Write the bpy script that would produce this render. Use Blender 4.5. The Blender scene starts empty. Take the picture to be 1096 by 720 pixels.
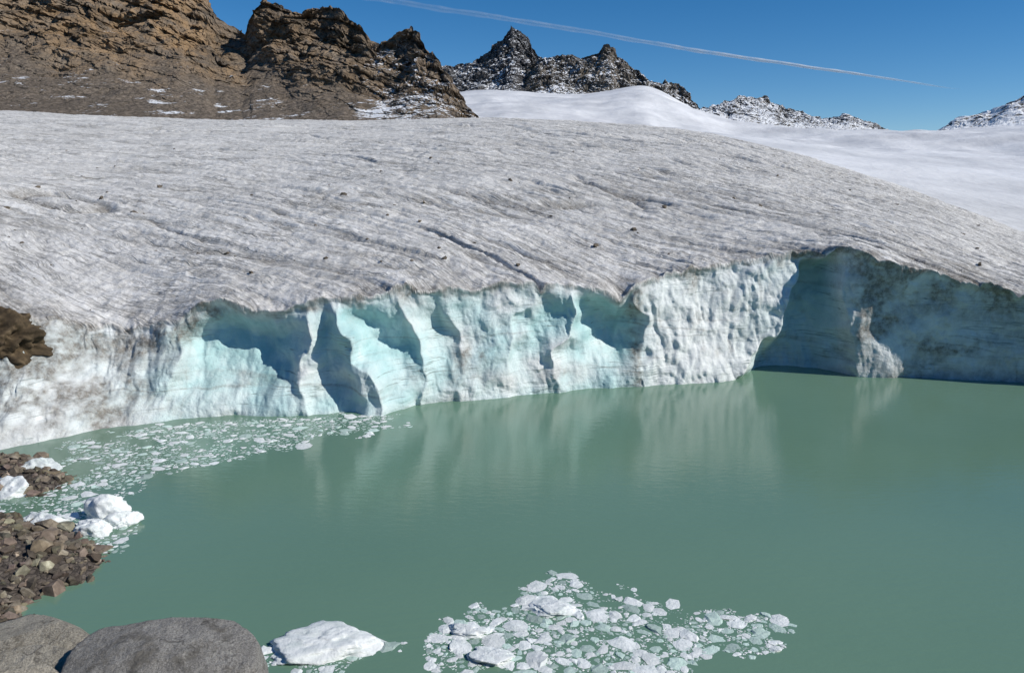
import bpy, bmesh, math
import numpy as np
from mathutils import Vector

rng = np.random.default_rng(11)
scene = bpy.context.scene

# ---------------------------------------------------------------- survey of the site
# bearings / dips measured from the viewpoint are turned into real world positions (metres)
F, CX, CY, H = 852.0, 548.0, 360.0, 12.0
PITCH = math.atan(160 / 852)
cp, sp = math.cos(PITCH), math.sin(PITCH)
def _ray(u, v):
    a = (np.asarray(u, float) - CX) / F
    b = (CY - np.asarray(v, float)) / F
    return a, cp + b * sp, -sp + b * cp
def at_z(u, v, z=0.0):
    a, ry, rz = _ray(u, v)
    t = (z - H) / rz
    return np.stack([a * t, ry * t, np.zeros_like(a * t) + z], -1)
def at_y(u, v, Y):
    a, ry, rz = _ray(u, v)
    t = Y / ry
    return np.stack([a * t, ry * t, H + rz * t], -1)
def tab(pts, x, k=0):
    p = np.array(pts, float)
    if k:
        g = np.arange(p[0, 0]-4*k, p[-1, 0]+4*k, 2.0)
        y = np.interp(g, p[:, 0], p[:, 1])
        kk = np.exp(-0.5*(np.arange(-3*k, 3*k+1, 2.0)/k)**2); kk /= kk.sum()
        y = np.convolve(np.pad(y, len(kk)//2, mode='edge'), kk, 'valid')[:len(g)]
        return np.interp(x, g, y)
    return np.interp(x, p[:, 0], p[:, 1])
def sm(a, b, x):
    t = np.clip((x - a) / (b - a), 0, 1)
    return t * t * (3 - 2 * t)

# ---------------------------------------------------------------- noise
_perm = np.random.default_rng(3).permutation(256)
_perm = np.concatenate([_perm, _perm, _perm])
_g = np.random.default_rng(5).normal(size=(256, 3))
_g /= np.linalg.norm(_g, axis=1)[:, None]
def perlin(x, y, z):
    x, y, z = np.broadcast_arrays(np.asarray(x, float), np.asarray(y, float), np.asarray(z, float))
    xf, yf, zf = np.floor(x), np.floor(y), np.floor(z)
    xi, yi, zi = xf.astype(np.int64) & 255, yf.astype(np.int64) & 255, zf.astype(np.int64) & 255
    x, y, z = x - xf, y - yf, z - zf
    u, v, w = x*x*x*(x*(x*6-15)+10), y*y*y*(y*(y*6-15)+10), z*z*z*(z*(z*6-15)+10)
    def g(a, b, c):
        h = _perm[_perm[_perm[xi + a] + yi + b] + zi + c]
        G = _g[h]
        return G[..., 0]*(x-a) + G[..., 1]*(y-b) + G[..., 2]*(z-c)
    l = lambda t, a, b: a + t * (b - a)
    return 1.6 * l(w, l(v, l(u, g(0,0,0), g(1,0,0)), l(u, g(0,1,0), g(1,1,0))),
                      l(v, l(u, g(0,0,1), g(1,0,1)), l(u, g(0,1,1), g(1,1,1))))
def fbm(x, y, z, o=4, gain=0.5):
    s, a = 0, 1.0
    for i in range(o):
        s = s + a * perlin(x + 7.1*i, y + 3.3*i, z + 1.7*i)
        x, y, z, a = x*2.03, y*2.03, z*2.03, a*gain
    return s
def ridged(x, y, z, o=5, gain=0.5):
    s, a = 0, 1.0
    for i in range(o):
        s = s + a * (1 - 2*np.abs(perlin(x + 5.1*i, y + 9.3*i, z + 2.7*i)))
        x, y, z, a = x*2.07, y*2.07, z*2.07, a*gain
    return s

# ---------------------------------------------------------------- mesh helpers
def raw_mesh(name, V, faces, mat, smooth=False, attrs=None):
    V = np.asarray(V, float).reshape(-1, 3)
    faces = np.asarray(faces, np.int32)
    me = bpy.data.meshes.new(name)
    n, k = faces.shape
    me.vertices.add(len(V)); me.vertices.foreach_set("co", V.ravel())
    me.loops.add(n*k); me.loops.foreach_set("vertex_index", faces.ravel())
    me.polygons.add(n)
    me.polygons.foreach_set("loop_start", np.arange(0, n*k, k, dtype=np.int32))
    me.polygons.foreach_set("loop_total", np.full(n, k, np.int32))
    me.polygons.foreach_set("use_smooth", np.full(n, smooth))
    me.update(calc_edges=True)
    if attrs:
        for an, arr in attrs.items():
            at = me.attributes.new(an, 'FLOAT_COLOR', 'POINT')
            at.data.foreach_set("color", np.asarray(arr, np.float32).reshape(-1, 4).ravel())
    me.materials.append(mat)
    ob = bpy.data.objects.new(name, me)
    scene.collection.objects.link(ob)
    return ob
def grid_mesh(name, P, mat, smooth=True, attrs=None):
    nr, nc = P.shape[:2]
    i = np.arange(nr-1)[:, None]*nc + np.arange(nc-1)[None, :]
    f = np.stack([i, i+1, i+nc+1, i+nc], -1).reshape(-1, 4)
    return raw_mesh(name, P, f, mat, smooth, attrs)

# ---------------------------------------------------------------- node helpers
class NT:
    def __init__(self, name):
        self.m = bpy.data.materials.new(name); self.m.use_nodes = True
        self.t = self.m.node_tree; self.t.nodes.clear()
        self.out = self.t.nodes.new('ShaderNodeOutputMaterial')
        self.b = self.t.nodes.new('ShaderNodeBsdfPrincipled')
        self.t.links.new(self.b.outputs[0], self.out.inputs[0])
        self.co = self.t.nodes.new('ShaderNodeTexCoord').outputs['Object']
    def n(self, t): return self.t.nodes.new(t)
    def l(self, a, b): self.t.links.new(a, b)
    def put(self, s, v):
        if hasattr(v, 'is_output'): self.l(v, s)
        elif v is not None:
            s.default_value = (*v, 1.0) if isinstance(v, tuple) and len(v) == 3 and s.type == 'RGBA' else v
    def map(self, scale, rot=(0,0,0), src=None):
        m = self.n('ShaderNodeMapping'); m.inputs['Scale'].default_value = scale
        m.inputs['Rotation'].default_value = rot
        self.l(src or self.co, m.inputs['Vector']); return m.outputs[0]
    def noise(self, s, d=6, r=0.55, vec=None, dist=0.0):
        n = self.n('ShaderNodeTexNoise'); n.inputs['Scale'].default_value = s
        n.inputs['Detail'].default_value = d; n.inputs['Roughness'].default_value = r
        n.inputs['Distortion'].default_value = dist
        self.l(vec or self.co, n.inputs['Vector']); return n.outputs[0]
    def voro(self, s, feature='DISTANCE_TO_EDGE', vec=None):
        n = self.n('ShaderNodeTexVoronoi'); n.feature = feature; n.inputs['Scale'].default_value = s
        self.l(vec or self.co, n.inputs['Vector']); return n.outputs['Distance']
    def ramp(self, f, *st):
        r = self.n('ShaderNodeValToRGB'); e = r.color_ramp.elements
        while len(e) < len(st): e.new(0.5)
        for k, (p, c) in enumerate(st):
            e[k].position = p
            e[k].color = (*c, 1) if isinstance(c, tuple) else (c, c, c, 1)
        self.l(f, r.inputs[0]); return r.outputs[0]
    def mix(self, f, a, b, mode='MIX'):
        m = self.n('ShaderNodeMix'); m.data_type = 'RGBA'; m.blend_type = mode
        self.put(m.inputs[0], f); self.put(m.inputs[6], a); self.put(m.inputs[7], b)
        return m.outputs[2]
    def math(self, op, a, b=None, c=None, clamp=False):
        m = self.n('ShaderNodeMath'); m.operation = op; m.use_clamp = clamp
        self.put(m.inputs[0], a); self.put(m.inputs[1], b)
        if c is not None: self.put(m.inputs[2], c)
        return m.outputs[0]
    def bump(self, h, strength, dist, prev=None):
        b = self.n('ShaderNodeBump'); b.inputs['Strength'].default_value = strength
        b.inputs['Distance'].default_value = dist; self.l(h, b.inputs['Height'])
        if prev is not None: self.l(prev, b.inputs['Normal'])
        return b.outputs[0]
    def attr(self, name):
        a = self.n('ShaderNodeAttribute'); a.attribute_name = name
        s = self.n('ShaderNodeSeparateColor'); self.l(a.outputs['Color'], s.inputs[0])
        return s.outputs[0], s.outputs[1], s.outputs[2]
    def nz(self):
        g = self.n('ShaderNodeNewGeometry'); s = self.n('ShaderNodeSeparateXYZ')
        self.l(g.outputs['Normal'], s.inputs[0]); return self.math('ABSOLUTE', s.outputs[2])
    def fin(self, col, rough=0.8, normal=None, spec=0.3):
        self.put(self.b.inputs['Base Color'], col); self.put(self.b.inputs['Roughness'], rough)
        self.b.inputs['Specular IOR Level'].default_value = spec
        if normal is not None: self.l(normal, self.b.inputs['Normal'])
        return self.m

# ---------------------------------------------------------------- materials
def ice_mat():
    t = NT('glacier_ice')
    blue, dirt_shade, face = t.attr('ice')  # second channel: dirt, plus painted groove shade on the glacier top
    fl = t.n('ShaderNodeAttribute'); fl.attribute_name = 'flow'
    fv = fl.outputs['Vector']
    n_big = t.noise(0.12, 4); n_mid = t.noise(1.3, 7, 0.7); n_fine = t.noise(7, 5, 0.72)
    top = t.ramp(n_mid, (0.3, (0.56, 0.545, 0.515)), (0.5, (0.76, 0.745, 0.715)), (0.7, (0.87, 0.86, 0.84)))
    top = t.mix(t.ramp(n_fine, (0.36, 0.6), (0.53, 0.0)), top, (0.32, 0.30, 0.27))
    top = t.mix(t.ramp(n_big, (0.4, 0.0), (0.7, 0.25)), top, (0.46, 0.445, 0.41))
    # melt-water runnels and cracks along the ice flow, dirt and shade painted as dark lines
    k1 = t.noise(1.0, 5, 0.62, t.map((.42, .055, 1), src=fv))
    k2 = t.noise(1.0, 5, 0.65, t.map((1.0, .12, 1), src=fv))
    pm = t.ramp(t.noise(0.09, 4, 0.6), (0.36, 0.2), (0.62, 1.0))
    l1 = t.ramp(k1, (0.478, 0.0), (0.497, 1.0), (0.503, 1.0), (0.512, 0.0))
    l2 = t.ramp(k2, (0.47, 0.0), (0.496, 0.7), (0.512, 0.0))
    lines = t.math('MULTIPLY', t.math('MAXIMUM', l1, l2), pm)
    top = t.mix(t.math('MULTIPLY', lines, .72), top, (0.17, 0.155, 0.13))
    l3 = t.ramp(k2, (0.56, 0.0), (0.66, 0.5))
    top = t.mix(t.math('MULTIPLY', l3, pm), top, (0.88, 0.875, 0.85))
    fc = t.ramp(n_mid, (0.3, (0.56, 0.59, 0.585)), (0.6, (0.77, 0.79, 0.775)))
    base = t.mix(face, top, fc)
    aq = t.ramp(t.noise(0.5, 6, 0.6), (0.3, (0.34, 0.56, 0.565)), (0.52, (0.49, 0.69, 0.69)), (0.74, (0.72, 0.83, 0.815)))
    base = t.mix(blue, base, aq)
    # thin sediment layers in the ice face
    wv = t.noise(1.0, 4, 0.6, t.map((0.07, 0.07, 1.7), (0.0, 0.09, 0.0)))
    ln = t.ramp(wv, (0.488, 0.0), (0.5, 1.0), (0.512, 0.0))
    ln2 = t.math('MULTIPLY', ln, t.ramp(t.noise(0.3, 3), (0.42, 0.0), (0.6, 0.85)))
    base = t.mix(t.math('MULTIPLY', ln2, face), base, (0.16, 0.21, 0.20))
    dn = t.math('MULTIPLY', dirt_shade, t.ramp(t.noise(2.5, 7, 0.7), (0.35, 0.35), (0.6, 1.0)), clamp=True)
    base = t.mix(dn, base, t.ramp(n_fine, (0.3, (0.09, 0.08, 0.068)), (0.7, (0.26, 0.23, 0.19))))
    h = t.math('ADD', t.noise(3.0, 7, 0.72), t.math('MULTIPLY', n_fine, 0.5))
    tm = t.math('SUBTRACT', 1.0, face)
    b1 = t.bump(h, 0.55, 0.16)
    hl = t.math('MULTIPLY', tm, t.math('SUBTRACT', t.math('ADD', k1, k2), lines))
    b2 = t.bump(hl, 0.6, 0.3, b1)
    return t.fin(base, t.mix(blue, (0.75,)*3, (0.45,)*3), b2, 0.3)
def snow_mat():
    t = NT('snow')
    c = t.ramp(t.noise(0.02, 6, 0.55), (0.35, (0.62, 0.63, 0.645)), (0.6, (0.78, 0.785, 0.795)))
    st = t.ramp(t.noise(1.0, 6, 0.6, t.map((0.006, 0.03, 0.03), (0, 0, 0.3))), (0.46, 0.0), (0.7, 0.55))
    c = t.mix(st, c, (0.48, 0.48, 0.50))
    # old granular snow / bare ice nearer the glacier margin
    s = t.n('ShaderNodeSeparateXYZ'); t.l(t.co, s.inputs[0])
    yy = t.math('ADD', t.math('MULTIPLY', s.outputs[1], .001), t.math('MULTIPLY', t.noise(.015, 6, .6), .25))
    old = t.ramp(t.noise(0.35, 7, .72, t.map((1, .35, 1), (0, 0, .8))), (.35, (.42, .415, .40)), (.6, (.64, .635, .62)))
    c = t.mix(t.ramp(yy, (.22, 1.0), (.52, 0.0)), c, old)
    return t.fin(c, 0.6, t.bump(t.noise(0.12, 8, 0.62), 0.5, 2.2), 0.2)
def rock_mat(name, c0, c1, c2, s, snow=(0.8, 0.95), snow_n=0.03, bump=3.0, ochre=None):
    t = NT(name)
    n1 = t.noise(s, 8, 0.7)
    c = t.ramp(n1, (0.32, c0), (0.5, c1), (0.68, c2))
    st = t.noise(1.0, 7, 0.65, t.map((s*0.5, s*0.5, s*5), (0.12, -0.15, 0)))
    c = t.mix(t.ramp(st, (0.40, 0.65), (0.50, 0.0)), c, tuple(x*0.4 for x in c0))
    sn_add = None
    if ochre:
        att = t.attr('rk')
        c = t.mix(t.math('MULTIPLY', att[0], t.ramp(t.noise(s*1.7, 6, 0.65), (0.38, 0.0), (0.58, 0.85))), c, ochre)
        sc = t.ramp(t.noise(s*14, 6, 0.78), (0.38, tuple(x*0.4 for x in c1)), (0.52, tuple(x*1.15 for x in c1)), (0.68, tuple(x*1.9 for x in c1)))
        sc = t.mix(t.ramp(n1, (.4, 0.0), (.65, .5)), sc, tuple(x*.65 for x in c1))
        c = t.mix(att[1], c, sc)
        sn_add = att[2]
    v = t.voro(s*6)
    c = t.mix(t.ramp(v, (0.0, 0.6), (0.08, 0.0)), c, tuple(x*0.4 for x in c0))
    if snow:
        f = t.math('ADD', t.nz(), t.math('MULTIPLY', t.math('SUBTRACT', t.noise(snow_n, 8, 0.7), 0.5), 1.1))
        if sn_add is not None: f = t.math('ADD', f, sn_add)
        c = t.mix(t.ramp(t.math('MULTIPLY', f, .5), (snow[0]*.5, 0.0), (snow[1]*.5, 1.0)), c, (0.80, 0.82, 0.85))
    hh = t.math('ADD', t.noise(s*4, 9, 0.72), t.math('MULTIPLY', st, 0.8))
    return t.fin(c, 0.9, t.bump(hh, 0.9, bump), 0.2)
def shore_mat():
    t = NT('shore_rock')
    r = t.n('ShaderNodeAttribute'); r.attribute_name = 'tint'
    c = t.ramp(t.noise(2.5, 7, 0.65), (0.3, (0.065, 0.054, 0.042)), (0.55, (0.165, 0.135, 0.10)), (0.75, (0.30, 0.255, 0.20)))
    c = t.mix(1.0, c, r.outputs['Color'], 'MULTIPLY')
    return t.fin(c, 0.85, t.bump(t.noise(9, 7, 0.7), 0.6, 0.05), 0.3)
def gravel_mat():
    t = NT('gravel')
    c = t.ramp(t.noise(4, 8, 0.7), (0.3, (0.045, 0.038, 0.032)), (0.55, (0.12, 0.10, 0.085)), (0.75, (0.22, 0.195, 0.165)))
    c = t.mix(t.ramp(t.voro(5), (0.0, 0.8), (0.12, 0.0)), c, (0.02, 0.018, 0.016))
    return t.fin(c, 0.9, t.bump(t.math('ADD', t.noise(8, 7, 0.7), t.voro(5)), 0.8, 0.1), 0.2)
def granite_mat(name='granite', k=(1.0, 1.0, 1.0)):
    t = NT(name)
    q_ = lambda *c: tuple(x*y_ for x, y_ in zip(c, k))
    c = t.ramp(t.noise(2.2, 8, 0.7), (0.3, q_(0.26, 0.25, 0.23)), (0.55, q_(0.40, 0.385, 0.355)), (0.75, q_(0.52, 0.505, 0.475)))
    c = t.mix(t.ramp(t.noise(45, 4, 0.7), (0.42, 0.6), (0.52, 0.0)), c, q_(0.13, 0.12, 0.11))
    c = t.mix(t.ramp(t.noise(60, 3, 0.6), (0.58, 0.0), (0.66, 0.7)), c, q_(0.60, 0.58, 0.54))
    c = t.mix(t.ramp(t.noise(1.6, 8, 0.78), (0.52, 0.0), (0.62, 0.75)), c, q_(0.15, 0.138, 0.115))
    c = t.mix(t.ramp(t.noise(3.1, 8, 0.78), (0.57, 0.0), (0.66, 0.7)), c, q_(0.56, 0.54, 0.49))
    ck_ = t.noise(1.0, 3, .5, t.map((1.2, 1.2, 4.0), (.4, .5, 0)))
    crack = t.ramp(ck_, (0.488, 0.0), (0.5, 1.0), (0.512, 0.0))
    c = t.mix(t.math('MULTIPLY', crack, t.ramp(t.noise(1.1, 2), (.5, 0.0), (.58, .7))), c, q_(0.06, 0.055, 0.05))
    hh = t.math('ADD', t.noise(12, 9, 0.78), t.math('MULTIPLY', t.noise(2.6, 6, .65), 2.2))
    return t.fin(c, 0.85, t.bump(hh, 0.9, 0.12), 0.25)
def float_ice_mat():
    t = NT('floating_ice_white')
    r = t.n('ShaderNodeAttribute'); r.attribute_name = 'tint'
    c = t.ramp(t.noise(3, 6, 0.65), (0.3, (0.60, 0.66, 0.645)), (0.55, (0.82, 0.85, 0.84)))
    c = t.mix(t.ramp(t.noise(9, 5, 0.7), (0.6, 0.0), (0.75, 0.4)), c, (0.38, 0.42, 0.39))
    c = t.mix(1.0, c, r.outputs['Color'], 'MULTIPLY')
    return t.fin(c, 0.45, t.bump(t.noise(8, 7, 0.7), 0.7, 0.06), 0.4)
def water_mat():
    t = NT('lake_water')
    c = t.ramp(t.noise(0.045, 4, 0.5), (0.35, (0.122, 0.222, 0.156)), (0.65, (0.145, 0.252, 0.178)))
    w1 = t.noise(1.0, 4, 0.5, t.map((1.4, 4.0, 1.0), (0, 0, 0.15)))
    w2 = t.noise(1.0, 3, 0.5, t.map((5.0, 12.0, 1.0), (0, 0, -0.2)))
    nb = t.bump(t.math('ADD', w1, t.math('MULTIPLY', w2, 0.35)), 0.22, 0.05)
    t.b.inputs['IOR'].default_value = 1.36
    return t.fin(c, 0.06, nb, 0.5)

M_ICE, M_SNOW, M_WATER = ice_mat(), snow_mat(), water_mat()
M_SHORE, M_GRAVEL, M_GRANITE, M_FLOAT = shore_mat(), gravel_mat(), granite_mat(), float_ice_mat()
M_SLAB = granite_mat('pale_rock', (1.3, 1.24, 1.1))
M_LEFT = rock_mat('brown_rock', (0.095, 0.078, 0.06), (0.185, 0.15, 0.116), (0.30, 0.25, 0.195), 0.035, (1.09, 1.13), 0.06, 3.0, (0.36, 0.235, 0.125))
M_PEAK = rock_mat('dark_peak_rock', (0.045, 0.045, 0.05), (0.085, 0.082, 0.082), (0.15, 0.14, 0.13), 0.012, (0.80, 0.88), 0.02, 6.0)
M_RIDGE = rock_mat('ridge_rock', (0.065, 0.058, 0.05), (0.13, 0.113, 0.093), (0.22, 0.185, 0.15), 0.015, (0.76, 0.84), 0.02, 6.0)
M_SNOWY = rock_mat('snowy_rock', (0.06, 0.056, 0.053), (0.11, 0.10, 0.09), (0.19, 0.165, 0.14), 0.015, (0.58, 0.68), 0.016, 5.0)

# ---------------------------------------------------------------- glacier
U = np.concatenate([np.linspace(-700, -30, 90)[:-1], np.linspace(-30, 1130, 900), np.linspace(1130, 2300, 120)[1:]])
vw = tab([(-700, 560), (-150, 500), (0, 482), (60, 470), (130, 458), (200, 450), (260, 446), (330, 445), (400, 439), (470, 432), (540, 425), (610, 420),
          (680, 416), (720, 412), (765, 409), (790, 406), (840, 404), (900, 404), (1000, 405), (1096, 410), (1300, 424), (1700, 450), (2300, 500)], U, 6)
rim_t = [(-700, 300), (-150, 325), (0, 336), (50, 336), (90, 347), (140, 350), (190, 341), (215, 322), (235, 316), (262, 328), (290, 332), (330, 322), (362, 318),
          (395, 312), (430, 303), (470, 305), (500, 308), (545, 301), (600, 303), (640, 306), (662, 318), (680, 303), (740, 285), (800, 276),
          (850, 268), (895, 262), (920, 266), (960, 280), (1000, 289), (1050, 301), (1096, 312), (1300, 345), (1700, 385), (2300, 430)]
vr = tab(rim_t, U)
vrs = tab(rim_t, U, 70) - 3
vc = tab([(-700, 110), (0, 119), (100, 124), (200, 128), (400, 130), (500, 126), (600, 129), (700, 135), (780, 146), (850, 165), (900, 179), (950, 195),
          (1000, 213), (1050, 233), (1096, 254), (1300, 295), (1700, 340), (2300, 380)], U, 30)
dc = tab([(-700, 270), (500, 260), (700, 235), (850, 192), (1000, 145), (1096, 118), (1300, 105), (2300, 95)], U, 50)
setb_t = [(-700, 8), (0, 6), (120, 5), (210, 2.4), (400, 1.6), (680, 1.4), (760, 2.8), (870, 2.2), (925, -0.2), (1000, -0.5), (1200, -0.5), (1500, 1.0), (2300, 2.0)]
setb = tab(setb_t, U)
W = at_z(U, vw, 0.0)
vr2 = vr + 2.5*perlin(U*0.06, 0.3, 0.7) + 1.4*perlin(U*0.21, 2.3, 0.7)
R = at_y(U, vr2, W[:, 1] + setb)
def boxs(a, n):
    for _ in range(2):
        a = np.convolve(np.pad(a, n, mode='edge'), np.ones(2*n+1)/(2*n+1), 'valid')
    return a
RS = at_y(U, vrs, boxs(W[:, 1] + setb, 60))          # smooth rim used by the upper surface
C = at_y(U, vc, dc)
NF, NT1, NT2 = 190, 480, 40
t = np.linspace(-0.12, 1, NF)[:, None]
face = W[None] + (R - W)[None]*t[..., None]
B = [(-900,-900,.5),(-300,-300,.5),(-60,-60,.4),(60,50,.4),(175,212,2.1),(330,322,.9),(402,350,1.2),(446,430,.7),(498,492,.3),(550,560,1.0),
     (598,604,2.3),(694,680,.2),(782,884,3.2),(908,902,.35),(1010,1000,.3),(1130,1110,.4),(1300,1300,.8),(1600,1600,.8),(2400,2400,0)]
Uw = U[None, :] + 24*perlin(U[None]*0.012, t*1.7, 4.4) + 9*perlin(U[None]*0.05, t*5, 1.4)
tc = np.clip(t, 0, 1)
dep = np.zeros((NF, len(U)))
for k in range(len(B)-1):
    lo = B[k][0] + (B[k][1]-B[k][0])*tc
    hi = B[k+1][0] + (B[k+1][1]-B[k+1][0])*tc
    f = (Uw - lo)/np.maximum(hi-lo, 1)
    ins = (f >= 0) & (f < 1)
    prof = np.power(np.clip(4*f*(1-f), 0, 1), 0.9)
    env = (0.25 + 0.75*sm(0.02, 0.5, tc))*(1 - sm(0.66, 1.0, tc))
    if B[k][0] == 782: env = (1.0 - 0.15*tc)*(1 - sm(0.78, 0.99, tc))
    dep = np.where(ins, B[k][2]*prof*env, dep)
fx, fy, fz = face[..., 0].copy(), face[..., 1].copy(), face[..., 2].copy()
env1 = 1 - sm(0.9, 1.0, tc)*0.6
amp_z = tab([(-700, 1), (180, .85), (880, .85), (930, .4), (1100, .4), (1300, .8)], U)[None]
big = 0.62*fbm(fx*0.26, fy*0.28, fz*0.26, 3)
rough_zone = tab([(-700, .15), (0, .08), (180, .06), (210, .035), (670, .035), (700, .10), (790, .09), (880, .07), (925, .04), (1200, .05), (2300, .12)], U)[None]
dsp = (big + 0.09*ridged(fx*0.8, fy*0.5, fz*0.8, 4))*amp_z + rough_zone*ridged(fx*1.5, fy*0.6, fz*0.6 + fx*0.3, 5)
flute = 0.06*ridged(fx*1.1 + 0.25*fz, 0.3, fz*0.15, 3)*amp_z
# protruding buttress between the first two hollows
but = -1.3*np.exp(-((Uw - (352 + 50*(1-tc)**1.4))/(10 + 14*(1-tc)))**2)*(1 - sm(.7, 1, tc))
face[..., 1] += dep + (dsp + flute)*env1 + but
face[..., 0] += 0.2*fbm(fx*0.5, fz*0.5, 9.1, 3)*env1
face[..., 2] += 0.10*fbm(fx*0.8, fz*0.6, 3.1, 3)*sm(0, .2, tc)*env1
tau = np.linspace(0, 1, NT1)[1:, None]
Ry, Cy = RS[None, :, 1], C[None, :, 1]
Y = Ry*(Cy/Ry)**tau
lam = (Y - Ry)/(Cy - Ry)
lam2 = 1 + np.linspace(0, 0.6, NT2)[1:, None] + np.zeros_like(Ry)
LAM = np.concatenate([lam, lam2], 0)
Yt = Ry + LAM*(Cy - Ry)
kx = RS[None, :, 0]/Ry + (C[None, :, 0]/Cy - RS[None, :, 0]/Ry)*np.clip(LAM, 0, 1)
mY = (C[None, :, 2]-H)/Cy*(Cy-Ry)
dz = C[None, :, 2] - RS[None, :, 2]
Zt = RS[None, :, 2] + (2*dz - mY)*LAM + (mY - dz)*LAM**2
topP = np.stack([kx*Yt, Yt, Zt], -1)
ro = (face[-1] - RS)
ro1 = np.stack([boxs(ro[:, i], 9) for i in range(3)], -1)
ro0 = np.stack([boxs(ro[:, i], 32) for i in range(3)], -1)
E = lambda L_: np.exp(-(Yt - Ry)/L_)[..., None]
topP += ro0[None]*E(6.0) + (ro1-ro0)[None]*E(2.0) + (ro-ro1)[None]*E(.5)
G = np.concatenate([face, topP], 0)
x, y = G[..., 0].copy(), G[..., 1].copy()
tt = np.concatenate([np.broadcast_to(t, dep.shape), np.full(Yt.shape, 2.0)], 0)
wt = sm(0.86, 1.02, tt)
xc = np.clip(x, -52, 40)
qa, qb = 1.30, .0110
q = y + qa*xc + qb*xc**2 + (x-xc)*(qa+2*qb*xc)
q = q + 3.0*perlin(x*.03, y*.03, 0.5) + 1.1*perlin(x*.10, y*.10, 2.5) + .4*perlin(x*.4, y*.4, 3.5)
p = 0.6*x - 0.5*y
def groove(n, w): return np.clip(1 - np.abs(n)/w, 0, 1)
far = sm(60, 170, y)
g0 = groove(perlin(q*.10, p*.03, 4.5), .11)
g1 = groove(perlin(q*.26, p*.05, 1.5), .14)
g2 = groove(perlin(q*.62, p*.09, 6.5), .20)
g3 = groove(perlin(q*.07, p*.03, 9.5), .04)*sm(0.05, .35, perlin(x*.05, y*.05, 3.3))
rgh = fbm(x*.8, y*.8, 0.3, 5, .6)
und = fbm(x*.05, y*.05, 5.3, 3)
patch = .5 + .5*sm(-.4, .4, fbm(x*.06, y*.06, 7.7, 3))
tip = perlin(q*.3, p*.05, 8.8)     # low asymmetric steps between the cracks
G[..., 2] += wt*(patch*(-0.24*g0*(1+far) - 0.24*g1*(1+far) - 0.15*g2) + .09*tip - 0.6*g3 + 0.11*rgh + 0.5*und*sm(0, 25, y - 50))
bl_zone = tab([(-700, .2), (0, .3), (60, .3), (150, .45), (215, 1.0), (660, 1.0), (690, .4), (705, .10), (790, .12), (810, .4), (880, .3), (912, .06), (2300, .06)], U)[None]
Ug = np.broadcast_to(U[None], dep.shape)
blue = bl_zone*(0.38 + 0.65*np.clip(dep/1.2, 0, 1) + 0.7*fbm(fx*.3, fz*.4, 2.2, 4))*(1 - sm(0.84, 1.0, tc + .08*perlin(fx*.9, 0, 0)))
blue = np.where((U[None] > 782) & (U[None] < 906), np.maximum(blue, np.clip(dep/2.4, 0, 1)*.65), blue)
def blob(u0, t0, su, st): return np.exp(-((Ug-u0)/su)**2 - ((tc-t0)/st)**2)
nd = fbm(fx*.7, fy*.7, fz*.7, 5, .6)
dirt_shade = 1.0*blob(508, .42, 20, .18) + 1.1*blob(684, .25, 6, .4) + 1.2*blob(742, .88, 6, .16) + .9*blob(680, .85, 5, .2) + 1.3*blob(978, .85, 6, .25) + 1.2*blob(940, .45, 18, .28) \
     + 1.0*blob(1000, .28, 50, .06) + 1.0*blob(130, .85, 75, .14) + .8*blob(215, .9, 20, .1) + .9*blob(375, .9, 12, .12) + .6*blob(435, .95, 10, .2) + .8*blob(20, .6, 40, .3) + .7*blob(90, .3, 100, .35) \
     + .45*blob(1000, .9, 120, .2) + .5*blob(600, .15, 30, .06) + .35*blob(470, .2, 60, .08)
dirt_shade = dirt_shade*(0.6 + 1.3*nd) + sm(.35, .9, nd)*.45*(1-bl_zone)
dirt_shade += tab([(-700, .22), (150, .22), (200, 0), (900, 0), (930, .30), (1400, .30)], U)[None]*(1+1.4*fbm(fx*.35, fy*.3, fz*.6, 4))
streak = groove(perlin(fx*.6, fz*.05, 7.7), .06)*sm(.1, .5, perlin(fx*.3, fz*.3, 2))
streak2 = groove(perlin(fx*1.6, fz*.08, 3.7), .12)*sm(.0, .5, perlin(fx*.4, fz*.3, 5))*sm(.2, .9, tc)
dirt_shade += (.5*streak + .4*streak2)*(tab([(0, .9), (180, .6), (230, .2), (680, .2), (700, 1), (1096, 1.2)], U)[None])
# bedding lines in the ice, dipping gently
bed = fz + .10*fx + .5*perlin(fx*.12, fz*.2, .5)
dirt_shade += .5*groove(perlin(bed*.9, fx*.03, 11.5), .05)*sm(-.1, .4, perlin(fx*.15, fz*.4, 9))
dirt_shade += .55*sm(.84, .97, tc)*sm(-.2, .5, nd)
z0 = np.zeros(Yt.shape)
blueA = np.concatenate([np.clip(blue, 0, 1), z0], 0)
top_dirt_shade = (0.65*g0**1.2 + 0.6*g1 + .4*g2)*patch*(0.7 + .5*fbm(x*.07, y*.07, 8.1, 3)) + .9*g3 + .06*sm(.2, .8, und)  # shade in grooves and cracks painted dark, together with trough dirt
top_dirt_shade += .4*sm(.6, .95, fbm(x*.25, y*.25, 3.9, 5, .6)) + .25*sm(.35, .9, fbm(q*.5, p*.12, 3.9, 4, .6))
top_dirt_shade += .5*np.exp(-np.maximum(y - (R[None, :, 1]), 0)/2.0)*sm(-.1, .6, fbm(x*.4, y*.4, 1.9, 3))
top_dirt_shade *= 1 - .55*far
dirtShadeA = np.concatenate([np.clip(dirt_shade, 0, 1), top_dirt_shade[NF:]], 0)  # face rows hold dirt only, top rows add the painted groove shade
faceA = 1 - sm(.93, 1.0, tt + .04*perlin(x*1.2, y*1.2, 1.0))
ice_attr = np.stack([blueA, np.clip(dirtShadeA, 0, .9), faceA, np.ones_like(faceA)], -1)
flow = np.stack([q, p, np.zeros_like(q), np.ones_like(q)], -1)
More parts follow.
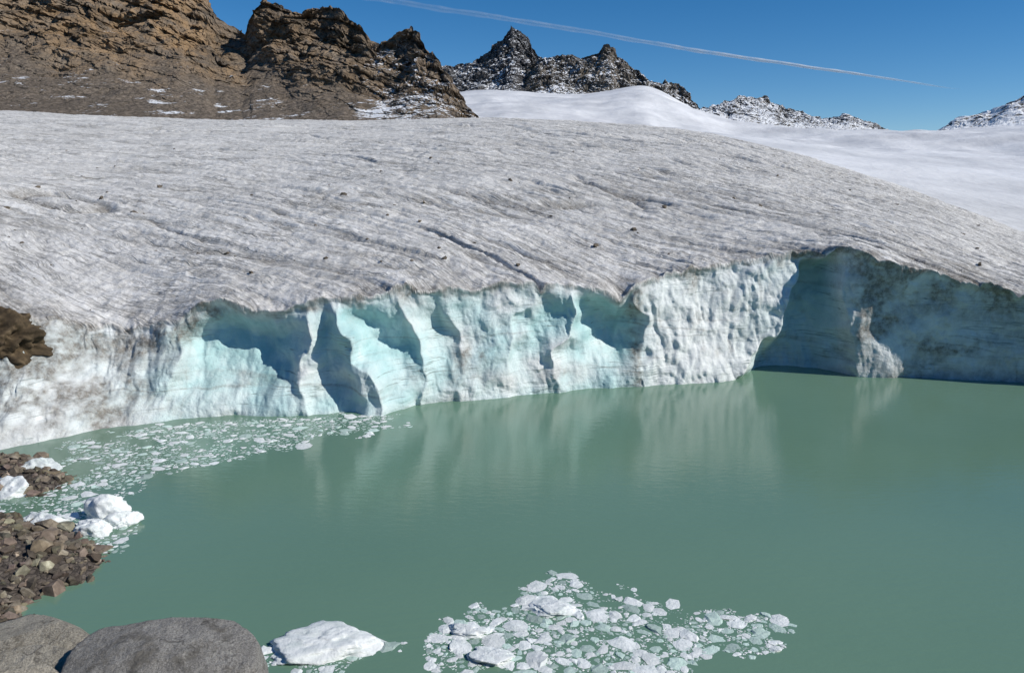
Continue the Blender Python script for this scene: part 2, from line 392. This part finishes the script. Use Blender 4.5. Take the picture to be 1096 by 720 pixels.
grid_mesh('glacier', G, M_ICE, True, {'ice': ice_attr, 'flow': flow})

# ---------------------------------------------------------------- far snowfield
US = np.linspace(-200, 2300, 700)
vs_t = tab([(-200, 120), (440, 112), (476, 99), (520, 95), (560, 98), (620, 102), (660, 97), (690, 93), (712, 102), (740, 118), (770, 130), (800, 138), (940, 141),
            (1000, 140), (1096, 132), (1300, 118), (2300, 100)], US, 9)
db = np.interp(US, U, dc)*1.22
vb = np.interp(US, U, vc) + 26
w = np.linspace(0, 1, 260)[:, None]
sk_s = tab([(-200, 120), (440, 118), (560, 116), (700, 120), (800, 139), (940, 141), (1096, 135), (2300, 110)], US, 60)
vtop = sk_s + (vs_t - sk_s)*sm(.55, 1.0, w)
dd = db*(1100/db)**(w**0.9)
vv = vb + (vtop - vb)*(1-(1-w)**1.5)
S = at_y(np.broadcast_to(US, vv.shape), vv, dd)
back = S[-1:].repeat(20, 0); kk = np.linspace(0.05, 1, 20)[:, None]
back = back*(1+0.9*kk[..., None]); back[..., 2] = S[-1:, :, 2]*(1-0.5*kk)
S = np.concatenate([S, back], 0)
un = fbm(S[..., 0]*.004, S[..., 1]*.004, .4, 4)
S[..., 2] += (un*10 + 2.4*fbm(S[..., 0]*.02, S[..., 1]*.01, 4.4, 4))*sm(200, 700, S[..., 1])*(1 - .6*sm(900, 1100, S[..., 1]))
grid_mesh('snowfield', S, M_SNOW)

# ---------------------------------------------------------------- mountains
def mountain(name, sky, dtop, base_v, dbase, amp, freq, nc, nr, mat, expo=1.6, attrf=None, shape=None, terr=0.0, zf=1.0):
    u = np.linspace(sky[0][0], sky[-1][0], nc)
    vt = tab(sky, u); vbse = tab(base_v, u)
    dt = tab(dtop, u); dbs = tab(dbase, u)
    w = np.linspace(0, 1, nr)[:, None]
    v = vbse + (vt - vbse)*w
    d = dbs + (dt-dbs)*(1-(1-w)**expo)
    P = at_y(np.broadcast_to(u, v.shape), v, d)
    kb = np.linspace(0.02, 1, 50)[:, None]
    Bk = P[-1:].repeat(50, 0)
    sc = 1 + kb*(dt-dbs)/dt*0.8
    Bk = Bk*sc[..., None]
    Bk[..., 2] = P[-1:, :, 2] + (P[:1, :, 2]-P[-1:, :, 2])*kb**0.8
    P = np.concatenate([P, Bk], 0)
    X, Yy, Z = P[..., 0]*freq, P[..., 1]*freq, P[..., 2]*freq
    r = ridged(X, Yy, Z*.6, 7, .55) - 0.9
    wz = np.concatenate([w, np.ones((50, 1))], 0)
    e = sm(0, .3, wz)*(.5 + .5*sm(.3, .8, wz))
    uu = np.broadcast_to(u, r.shape)
    if shape is not None:
        e = e*shape(uu, wz)[0]; P[..., 1] += shape(uu, wz)[1]
    P[..., 2] += amp*zf*r*e
    r2 = fbm(X*1.7+3, Yy*1.7, Z*1.7, 6, .62)
    P[..., 1] += amp*1.3*r2*e
    P[..., 0] += amp*.4*fbm(X*2+9, Yy*2, Z*2, 5, .6)*e
    if terr:
        s = P[..., 2] + .35*P[..., 0] + 8*fbm(X*.5, Yy*.5, .3, 3)
        P[..., 1] += terr*(((s/7.0) % 1.0)**2)*e
    at = None
    if attrf:
        a, b, c_ = attrf(uu, wz)
        at = {'rk': np.stack([a, b, c_, np.ones_like(a)], -1)}
    grid_mesh(name, P, mat, False, at)

def _gl(u, w): return np.exp(-((u - (242 + 70*(1-w)))/(16 + 24*(1-w)))**2)
def _scree(u, w):
    return 1 - sm(.28, .62, w + .16*perlin(u*.012, w*2, .5) + .25*sm(300, 440, u) + .10*perlin(u*.04, w*6, .5) + .06*perlin(u*.11, w*15, .5))
def left_shape(u, w):
    gl = _gl(u, w); scree = _scree(u, w)
    return (1 - .55*np.maximum(scree, gl*.9)), 12*gl*sm(0, .5, w)
def left_attr(u, w):
    gl = _gl(u, w); scree = _scree(u, w)
    och = np.clip(.3 + .7*np.exp(-((u-170)/130)**2)*sm(.2, .5, w) + .5*gl, 0, 1)
    snw = .20*sm(340, 440, u)*(1-sm(.85, 1, w)) + .06*np.exp(-((w-.3)/.14)**2)
    return och + 0*w, np.clip(np.maximum(scree, gl*.9), 0, 1), np.clip(snw + 0*w, 0, 1)
mountain('rocky_mountain',
    [(-900, -40), (-600, -120), (-300, -150), (-100, -120), (0, -60), (120, -42), (190, -22), (218, 2), (230, 22), (258, 28), (268, 12), (284, 2), (300, 10), (318, 14), (350, 13), (368, 16),
     (374, 24), (398, 35), (418, 40), (430, 36), (444, 38), (452, 48), (468, 63), (480, 84), (492, 102), (504, 122), (520, 150)],
    [(-900, 620), (200, 600), (400, 520), (520, 420)], [(-900, 150), (520, 150)], [(-900, 300), (520, 330)], 9, .022, 1150, 340, M_LEFT, 1.35, left_attr, left_shape, 3.0, .6)
mountain('snowy_peak',
    [(440, 100), (462, 82), (480, 71), (500, 66), (512, 62), (528, 52), (536, 42), (543, 34), (548, 29), (556, 36), (566, 42), (572, 54), (580, 66), (590, 78), (610, 110)],
    [(440, 1500), (610, 1500)], [(440, 125), (610, 125)], [(440, 1180), (610, 1180)], 13, .017, 300, 190, M_PEAK, 1.2, zf=.6)
mountain('rocky_ridge',
    [(548, 100), (562, 80), (578, 63), (590, 60), (606, 62), (630, 60), (645, 54), (654, 52), (662, 64), (680, 76), (698, 90), (712, 84), (724, 91), (745, 113), (765, 140)],
    [(540, 1380), (765, 1300)], [(548, 125), (765, 150)], [(548, 1130), (765, 1110)], 10, .018, 360, 160, M_RIDGE, 1.1, zf=.8)
mountain('rock_outcrop',
    [(690, 140), (712, 128), (735, 120), (765, 115), (785, 107), (800, 105), (820, 107), (850, 120), (880, 129), (908, 124), (930, 129), (950, 142)],
    [(690, 1000), (790, 1150), (950, 1300)], [(690, 150), (765, 142), (800, 141), (950, 146)], [(690, 880), (800, 1000), (950, 1120)], 7, .020, 340, 120, M_SNOWY, 1.1, zf=.8)
mountain('snowy_mountain',
    [(1000, 145), (1022, 131), (1040, 125), (1062, 119), (1078, 109), (1096, 104), (1150, 90), (1250, 70), (1500, 40), (1800, 70), (2300, 140)],
    [(1000, 1700), (2300, 1700)], [(1000, 150), (2300, 160)], [(1000, 1180), (2300, 1180)], 12, .012, 500, 150, M_SNOWY, 1.3, zf=.7)

# ---------------------------------------------------------------- base ground + lake
def plane(name, x0, x1, y0, y1, z, mat, n=2):
    X, Yg = np.meshgrid(np.linspace(x0, x1, n), np.linspace(y0, y1, n))
    return grid_mesh(name, np.stack([X, Yg, np.full_like(X, z)], -1), mat)
plane('ground', -6000, 6000, -6000, 6000, -6, M_GRAVEL, 40)
plane('lake', -120, 160, -30, 75, 0.0, M_WATER, 2)

# ---------------------------------------------------------------- near shore
sh = [(-700, 520), (-150, 493), (0, 488), (40, 493), (76, 514), (48, 528), (0, 531), (-50, 537), (-20, 549), (40, 561), (85, 578), (112, 600), (90, 621), (45, 635), (16, 652), (34, 672),
      (90, 700), (200, 724), (330, 752), (500, 775), (800, 790), (1200, 800), (1900, 790)]
shp = np.array([at_z(a, b)[:2] for a, b in sh])
poly = np.concatenate([shp, [[120, 12], [120, -80], [-120, -80], [-120, shp[0][1]]]], 0)
def sdist(px, py):
    d = np.full(px.shape, 1e9); ins = np.zeros(px.shape, bool)
    n = len(poly)
    for i in range(n):
        a, b = poly[i], poly[(i+1) % n]
        if i < len(shp):
            e = b - a; L = (e**2).sum()
            tt_ = np.clip(((px-a[0])*e[0] + (py-a[1])*e[1])/L, 0, 1)
            d = np.minimum(d, np.hypot(px-a[0]-tt_*e[0], py-a[1]-tt_*e[1]))
        c = ((a[1] > py) != (b[1] > py))
        with np.errstate(divide='ignore', invalid='ignore'):
            ins ^= c & (px < (b[0]-a[0])*(py-a[1])/(b[1]-a[1]+1e-12) + a[0])
    return np.where(ins, d, -d)
def land_h(px, py):
    d = sdist(px, py)
    sl = 0.30 + 0.30*sm(-15, -8, px)
    h = np.where(d > 0, d*sl + .12*sm(0, .5, d), d*.5)
    h = np.minimum(h, 10.2 + .02*d)
    return h + .18*fbm(px*.5, py*.5, .2, 4)*sm(-1, 1.5, d), d
gx, gy = np.meshgrid(np.arange(-70, 60, .22), np.arange(-35, 40, .22))
gz, gd = land_h(gx, gy)
grid_mesh('shore', np.stack([gx, gy, np.maximum(gz, -4)], -1), M_GRAVEL)

# ---------------------------------------------------------------- rocks
def hull_rock(seed, n=16, flat=.7):
    r = np.random.default_rng(seed)
    pts = r.normal(size=(n, 3)); pts /= np.linalg.norm(pts, axis=1)[:, None]
    pts *= r.uniform(.75, 1.1, (n, 1)); pts *= np.array([1, r.uniform(.6, .95), flat*r.uniform(.7, 1.1)])
    bm = bmesh.new()
    for q_ in pts: bm.verts.new(q_)
    res = bmesh.ops.convex_hull(bm, input=bm.verts[:])
    for v_ in [v_ for v_ in bm.verts if not v_.link_faces]: bm.verts.remove(v_)
    bmesh.ops.triangulate(bm, faces=bm.faces[:])
    bm.verts.index_update()
    V = np.array([v_.co[:] for v_ in bm.verts]); Fc = np.array([[v_.index for v_ in f.verts] for f in bm.faces])
    bm.free(); return V, Fc
def rotm(tilt=True):
    a = rng.uniform(0, 6.28); b, c = (rng.normal(0, .35), rng.normal(0, .35)) if tilt else (rng.normal(0, .05), rng.normal(0, .05))
    Rz = np.array([[math.cos(a), -math.sin(a), 0], [math.sin(a), math.cos(a), 0], [0, 0, 1]])
    Rx = np.array([[1, 0, 0], [0, math.cos(b), -math.sin(b)], [0, math.sin(b), math.cos(b)]])
    Ryy = np.array([[math.cos(c), 0, math.sin(c)], [0, 1, 0], [-math.sin(c), 0, math.cos(c)]])
    return Rz @ Rx @ Ryy
def scatter(name, bases, pos, size, mat, tint=None, smooth=False, tilt=True):
    VV, FF, TT, o = [], [], [], 0
    for i in range(len(pos)):
        V, Fc = bases[rng.integers(len(bases))]
        v_ = (V @ rotm(tilt).T)*size[i] + pos[i]
        VV.append(v_); FF.append(Fc + o); o += len(V)
        c = tint[i] if tint is not None else (1, 1, 1)
        TT.append(np.tile([*c, 1], (len(V), 1)))
    return raw_mesh(name, np.concatenate(VV), np.concatenate(FF), mat, smooth, {'tint': np.concatenate(TT)})
bases = [hull_rock(s) for s in range(16)]
N = 30000
px, py = rng.uniform(-40, -2, N), rng.uniform(6, 40, N)
h, d = land_h(px, py)
keep = (d > -.35) & (d < 13) & (rng.random(N) < np.where(d < 1.2, 1, .8))
px, py, h, d = px[keep], py[keep], h[keep], d[keep]
sz = np.clip(rng.lognormal(-2.05, .55, len(px)), .05, .6)*np.where(py > 20, 1.05, .75)
g_ = rng.uniform(.45, 1.5, (len(px), 1))
tint = g_*np.array([1, 1, 1]) + rng.normal(0, .04, (len(px), 3))*g_
pale = rng.random(len(px)) < .10; tint[pale] *= 1.6
scatter('shore_rocks', bases, np.stack([px, py, h + sz*.1], -1), sz[:, None]*np.ones(3), M_SHORE, np.clip(tint, 0.3, 3))

def ico(sub):
    bm = bmesh.new(); bmesh.ops.create_icosphere(bm, subdivisions=sub, radius=1)
    V = np.array([v_.co[:] for v_ in bm.verts]); Fc = np.array([[v_.index for v_ in f.verts] for f in bm.faces]); bm.free()
    return V, Fc
def lump(name, loc, size, mat, seed, amp=.15, freq=1.2, sub=5, smooth=True, ridge=0, tint=None, cuts=0, rz=0.0, top=None, blend=0.0, hr=(.6, .95)):
    V, Fc = ico(sub)
    r = np.ones(len(V))
    if cuts:
        rr_ = np.random.default_rng(int(seed*10))
        nn = rr_.normal(size=(cuts, 3)); nn /= np.linalg.norm(nn, axis=1)[:, None]
        hh = rr_.uniform(*hr, cuts)
        if top: nn[0] = np.array(top)/np.linalg.norm(top); hh[0] = .5
        r = np.full(len(V), 1.3)
        for a_, b_ in zip(nn, hh):
            dt_ = V @ a_
            r = np.minimum(r, np.where(dt_ > 1e-3, b_/np.maximum(dt_, 1e-3), 9))
        r = r*(1-blend) + blend*.92
    r = r + amp*fbm(V[:, 0]*freq+seed, V[:, 1]*freq, V[:, 2]*freq, 5) + ridge*ridged(V[:, 0]*2+seed, V[:, 1]*2, V[:, 2]*2, 5)
    if not cuts: V = np.sign(V)*np.abs(V)**.85
    V = V*r[:, None]*np.array(size)
    c_, s_ = math.cos(rz), math.sin(rz)
    V = V @ np.array([[c_, s_, 0], [-s_, c_, 0], [0, 0, 1]]) + np.array(loc)
    tn = np.tile([*(tint or (1, 1, 1)), 1], (len(V), 1))
    return raw_mesh(name, V, Fc, mat, smooth, {'tint': tn})
lump('boulder', (-4.72, 9.7, 5.36), (1.20, .9, .96), M_GRANITE, 3.3, .05, 1.1, 6, cuts=9, top=(.02, -.25, 1), blend=.42, ridge=.012)
# pale broken slabs beside the boulder
lump('rock_slab', (-7.3, 10.4, 5.22), (1.35, .7, .5), M_SLAB, 7.7, .02, 1.8, 6, ridge=.012, cuts=8, rz=-.35, top=(.35, -.6, 1), hr=(.45, .9))
lump('rock_slab', (-6.25, 9.6, 5.30), (.95, .5, .42), M_SLAB, 1.9, .02, 1.8, 6, ridge=.012, cuts=8, rz=-.5, top=(.4, -.5, 1), hr=(.45, .9))
lump('rock_slab', (-6.6, 9.0, 5.5), (.7, .5, .45), M_SLAB, 4.6, .02, 1.8, 6, ridge=.012, cuts=8, rz=.3, top=(.2, -.5, 1), hr=(.45, .9))
# dark outcrop at the ice margin, far left
oc = at_y(-16, 366, 40.6)
lump('dark_rock_outcrop', tuple(oc), (3.0, 2.2, 1.9), M_SHORE, 5.5, .22, 1.5, 6, ridge=.16, tint=(.5, .43, .32), cuts=16)

# debris lying on the glacier
rr = rng.integers(NF+5, NF+280, 160); cc = rng.integers(90, 970, 160)
dp = G[rr, cc]
scatter('glacier_debris', bases, dp, np.clip(rng.lognormal(-2.0, .6, 160), .06, .5)[:, None]*np.ones(3), M_SHORE, np.full((160, 3), .8))

# ---------------------------------------------------------------- floating ice
def floe_base(seed, sub=2):
    V, Fc = ico(sub)
    rr_ = np.random.default_rng(100+seed)
    m = 7
    an = np.sort(rr_.uniform(0, 6.28, m)); tl = rr_.normal(.1, .35, m)
    nn = np.stack([np.cos(an), np.sin(an), tl], -1); nn /= np.linalg.norm(nn, axis=1)[:, None]
    hh = rr_.uniform(.35, .95, m)
    nt_ = np.array([rr_.normal(0, .12), rr_.normal(0, .12), 1]); nt_ /= np.linalg.norm(nt_)
    nn = np.concatenate([nn, [nt_], [[0, 0, -1]]]); hh = np.concatenate([hh, [rr_.uniform(.10, .22)], [.2]])
    r = np.full(len(V), 1.25)
    for a_, b_ in zip(nn, hh):
        dt_ = V @ a_
        r = np.minimum(r, np.where(dt_ > 1e-3, b_/np.maximum(dt_, 1e-3), 9))
    r = r*(1 + .2*fbm(V[:, 0]*2+seed*3.1, V[:, 1]*2, V[:, 2]*2, 3))
    return V*r[:, None], Fc
fb = [floe_base(s) for s in range(24)]
fb_s = [hull_rock(200+s, 10, .4) for s in range(14)]
def in_poly(P2, px, py):
    ins = np.zeros(px.shape, bool)
    for i in range(len(P2)):
        a, b = P2[i], P2[(i+1) % len(P2)]
        c = ((a[1] > py) != (b[1] > py))
        ins ^= c & (px < (b[0]-a[0])*(py-a[1])/(b[1]-a[1]+1e-12) + a[0])
    return ins
def field(name, pxpoly, n, mu, sg, mx, thr, seed, grey=.5, cover=.8):
    P2 = np.array([at_z(a, b)[:2] for a, b in pxpoly])
    x_, y_ = rng.uniform(P2[:, 0].min(), P2[:, 0].max(), n), rng.uniform(P2[:, 1].min(), P2[:, 1].max(), n)
    k = in_poly(P2, x_ + .8*fbm(x_*.8, y_*.8, seed, 3), y_ + .8*fbm(x_*.8, y_*.8, seed+4, 3))
    k &= (fbm(x_*.45, y_*.6, seed+.5, 4) + rng.normal(0, .25, n)) > thr
    x_, y_ = x_[k], y_[k]
    s = np.clip(rng.lognormal(mu, sg, len(x_)), .015, mx)
    order = np.argsort(-s); cell = {}; ok = []
    for i in order:
        c0 = (int(x_[i]//.8), int(y_[i]//.8)); bad = False
        for a in (-1, 0, 1):
            for b in (-1, 0, 1):
                for j in cell.get((c0[0]+a, c0[1]+b), ()):
                    if math.hypot(x_[i]-x_[j], y_[i]-y_[j]) < cover*(s[i]+s[j]): bad = True; break
        if not bad: ok.append(i); cell.setdefault(c0, []).append(i)
    ok = np.array(ok); x_, y_, s = x_[ok], y_[ok], s[ok]
    hz = s*rng.uniform(.3, .9, len(s))
    S3 = np.stack([s*1.3, s*1.3, hz], -1)
    low = rng.random(len(s)) < grey
    tint = np.where(low[:, None], np.array([.58, .70, .645])*rng.uniform(.7, 1.35, (len(s), 1)), rng.uniform(.85, 1.08, (len(s), 1))*np.ones(3))
    zz = np.where(low, -hz*.08, hz*.02)
    big = s > .07
    pos = np.stack([x_, y_, zz], -1)
    vs_, fs_, ts_, o = [], [], [], 0
    for i in range(len(s)):
        L_ = fb if big[i] else fb_s
        V, Fc = L_[rng.integers(len(L_))]
        v_ = (V @ rotm(False).T)*S3[i] + pos[i]
        vs_.append(v_); fs_.append(Fc + o); o += len(V); ts_.append(np.tile([*tint[i], 1], (len(V), 1)))
    return raw_mesh(name, np.concatenate(vs_), np.concatenate(fs_), M_FLOAT, False, {'tint': np.concatenate(ts_)})
field('floating_ice', [(452, 690), (480, 664), (520, 650), (560, 640), (585, 622), (602, 611), (625, 622), (660, 632), (700, 650), (760, 656), (825, 656), (858, 688), (800, 698), (740, 706),
                       (730, 722), (600, 726), (480, 722)], 60000, -3.4, .76, .34, -.32, 1.1, .42, .74)
field('floating_ice', [(0, 545), (-60, 520), (80, 488), (60, 472), (130, 462), (200, 452), (330, 446), (430, 440), (440, 454), (380, 466), (300, 482), (230, 496), (170, 512), (130, 534),
                       (145, 575), (140, 592), (100, 590), (50, 562)], 56000, -3.05, .66, .42, -.12, 5.1, .6, .8)
field('floating_ice', [(262, 704), (300, 690), (420, 688), (430, 694), (380, 704), (350, 722), (260, 722)], 2500, -3.2, .7, .3, -.2, 8.1, .5, .8)
def floe(name, u, v, size, seed, cuts=14, tint=None, top=None):
    L = at_z(u, v)
    return lump(name, (L[0], L[1], size[2]*.15), size, M_FLOAT, seed, .12, 2.2, 5, ridge=.07, cuts=cuts, tint=tint, top=top)
floe('ice_floe', 350, 690, (1.35, .75, .33), 2.2, 12, top=(-.15, -.1, 1))
floe('ice_floe', 318, 704, (.5, .3, .12), 4.2)
floe('ice_floe', 525, 703, (.6, .42, .13), 6.2)
floe('ice_floe', 592, 652, (.75, .42, .16), 8.2)
floe('ice_floe', 500, 676, (.55, .32, .14), 9.4)
floe('ice_floe', 118, 552, (.75, .6, .6), 1.2)
floe('ice_floe', 100, 568, (.7, .5, .4), 5.2)
floe('ice_floe', 132, 560, (.55, .5, .3), 6.7)
floe('ice_floe', 42, 506, (.9, .7, .6), 7.2, tint=(.8, .82, .82))
floe('ice_floe', 12, 526, (.8, .6, .4), 3.6)
floe('ice_floe', 45, 560, (.8, .5, .35), 3.9)

# ---------------------------------------------------------------- contrail
t = NT('contrail_vapour')
tr = t.n('ShaderNodeBsdfTransparent'); df = t.n('ShaderNodeBsdfDiffuse'); df.inputs[0].default_value = (.95, .96, .98, 1)
mx = t.n('ShaderNodeMixShader'); lw = t.n('ShaderNodeLayerWeight'); lw.inputs[0].default_value = .5
core = t.math('SUBTRACT', 1.0, lw.outputs['Facing'])
al = t.attr('tint')[0]
t.l(t.math('MULTIPLY', t.math('MULTIPLY', core, al), t.ramp(t.noise(.006, 5, .6), (.3, .4), (.7, 1.0))), mx.inputs[0])
t.l(tr.outputs[0], mx.inputs[1]); t.l(df.outputs[0], mx.inputs[2]); t.l(mx.outputs[0], t.out.inputs[0])
ck = [(330, -14), (410, 0), (520, 17), (640, 36), (760, 57), (860, 71), (930, 81), (1005, 93), (1030, 97)]
us = np.linspace(330, 1030, 160); vs = tab(ck, us, 20) + .8*perlin(us*.02, 0, 0)
pc = at_y(us, vs, 9000.0)
rad = tab([(330, 34), (700, 24), (900, 16), (1030, 6)], us)*(1+.35*perlin(us*.05, 1, 1))
al_ = tab([(330, .12), (500, .16), (680, .22), (780, .55), (900, .7), (980, .45), (1030, .0)], us)
ang = np.linspace(0, 2*math.pi, 25)
ring = pc[:, None, :] + rad[:, None, None]*np.stack([np.zeros_like(ang), np.cos(ang), -np.sin(ang)], -1)[None]
at4 = np.ones((len(us), 25, 4)); at4[..., 0] = al_[:, None]
grid_mesh('contrail', ring, t.m, True, {'tint': at4})

# ---------------------------------------------------------------- light, sky, camera
el = math.radians(38); sd = Vector((0.9, -0.28, 0)).normalized()
sv = Vector((sd.x*math.cos(el), sd.y*math.cos(el), math.sin(el)))
L = bpy.data.lights.new('sun', 'SUN'); L.energy = 4.4; L.angle = math.radians(.53); L.color = (1, .955, .88)
lo = bpy.data.objects.new('sun', L); lo.rotation_euler = sv.to_track_quat('Z', 'Y').to_euler(); lo.location = (60, -20, 60)
scene.collection.objects.link(lo)
wd = bpy.data.worlds.new('World'); scene.world = wd; wd.use_nodes = True
nt = wd.node_tree; nt.nodes.clear()
o = nt.nodes.new('ShaderNodeOutputWorld'); bg = nt.nodes.new('ShaderNodeBackground'); sk = nt.nodes.new('ShaderNodeTexSky')
sk.sky_type = 'NISHITA'; sk.sun_disc = False; sk.sun_elevation = el; sk.sun_rotation = math.atan2(sd.x, sd.y)
sk.altitude = 3000; sk.air_density = 1.0; sk.dust_density = 0.0; sk.ozone_density = 2.5
hs = nt.nodes.new('ShaderNodeHueSaturation'); hs.inputs['Saturation'].default_value = 1.36
bg.inputs[1].default_value = .098
nt.links.new(sk.outputs[0], hs.inputs['Color']); nt.links.new(hs.outputs[0], bg.inputs[0]); nt.links.new(bg.outputs[0], o.inputs[0])

cam = bpy.data.cameras.new('camera'); cam.sensor_width = 36; cam.lens = F/1096*36; cam.clip_end = 30000; cam.clip_start = .1
co = bpy.data.objects.new('camera', cam); co.location = (0, 0, H); co.rotation_euler = (math.pi/2 - PITCH, 0, 0)
scene.collection.objects.link(co); scene.camera = co
scene.view_settings.view_transform = 'Standard'; scene.view_settings.look = 'None'; scene.view_settings.exposure = 0
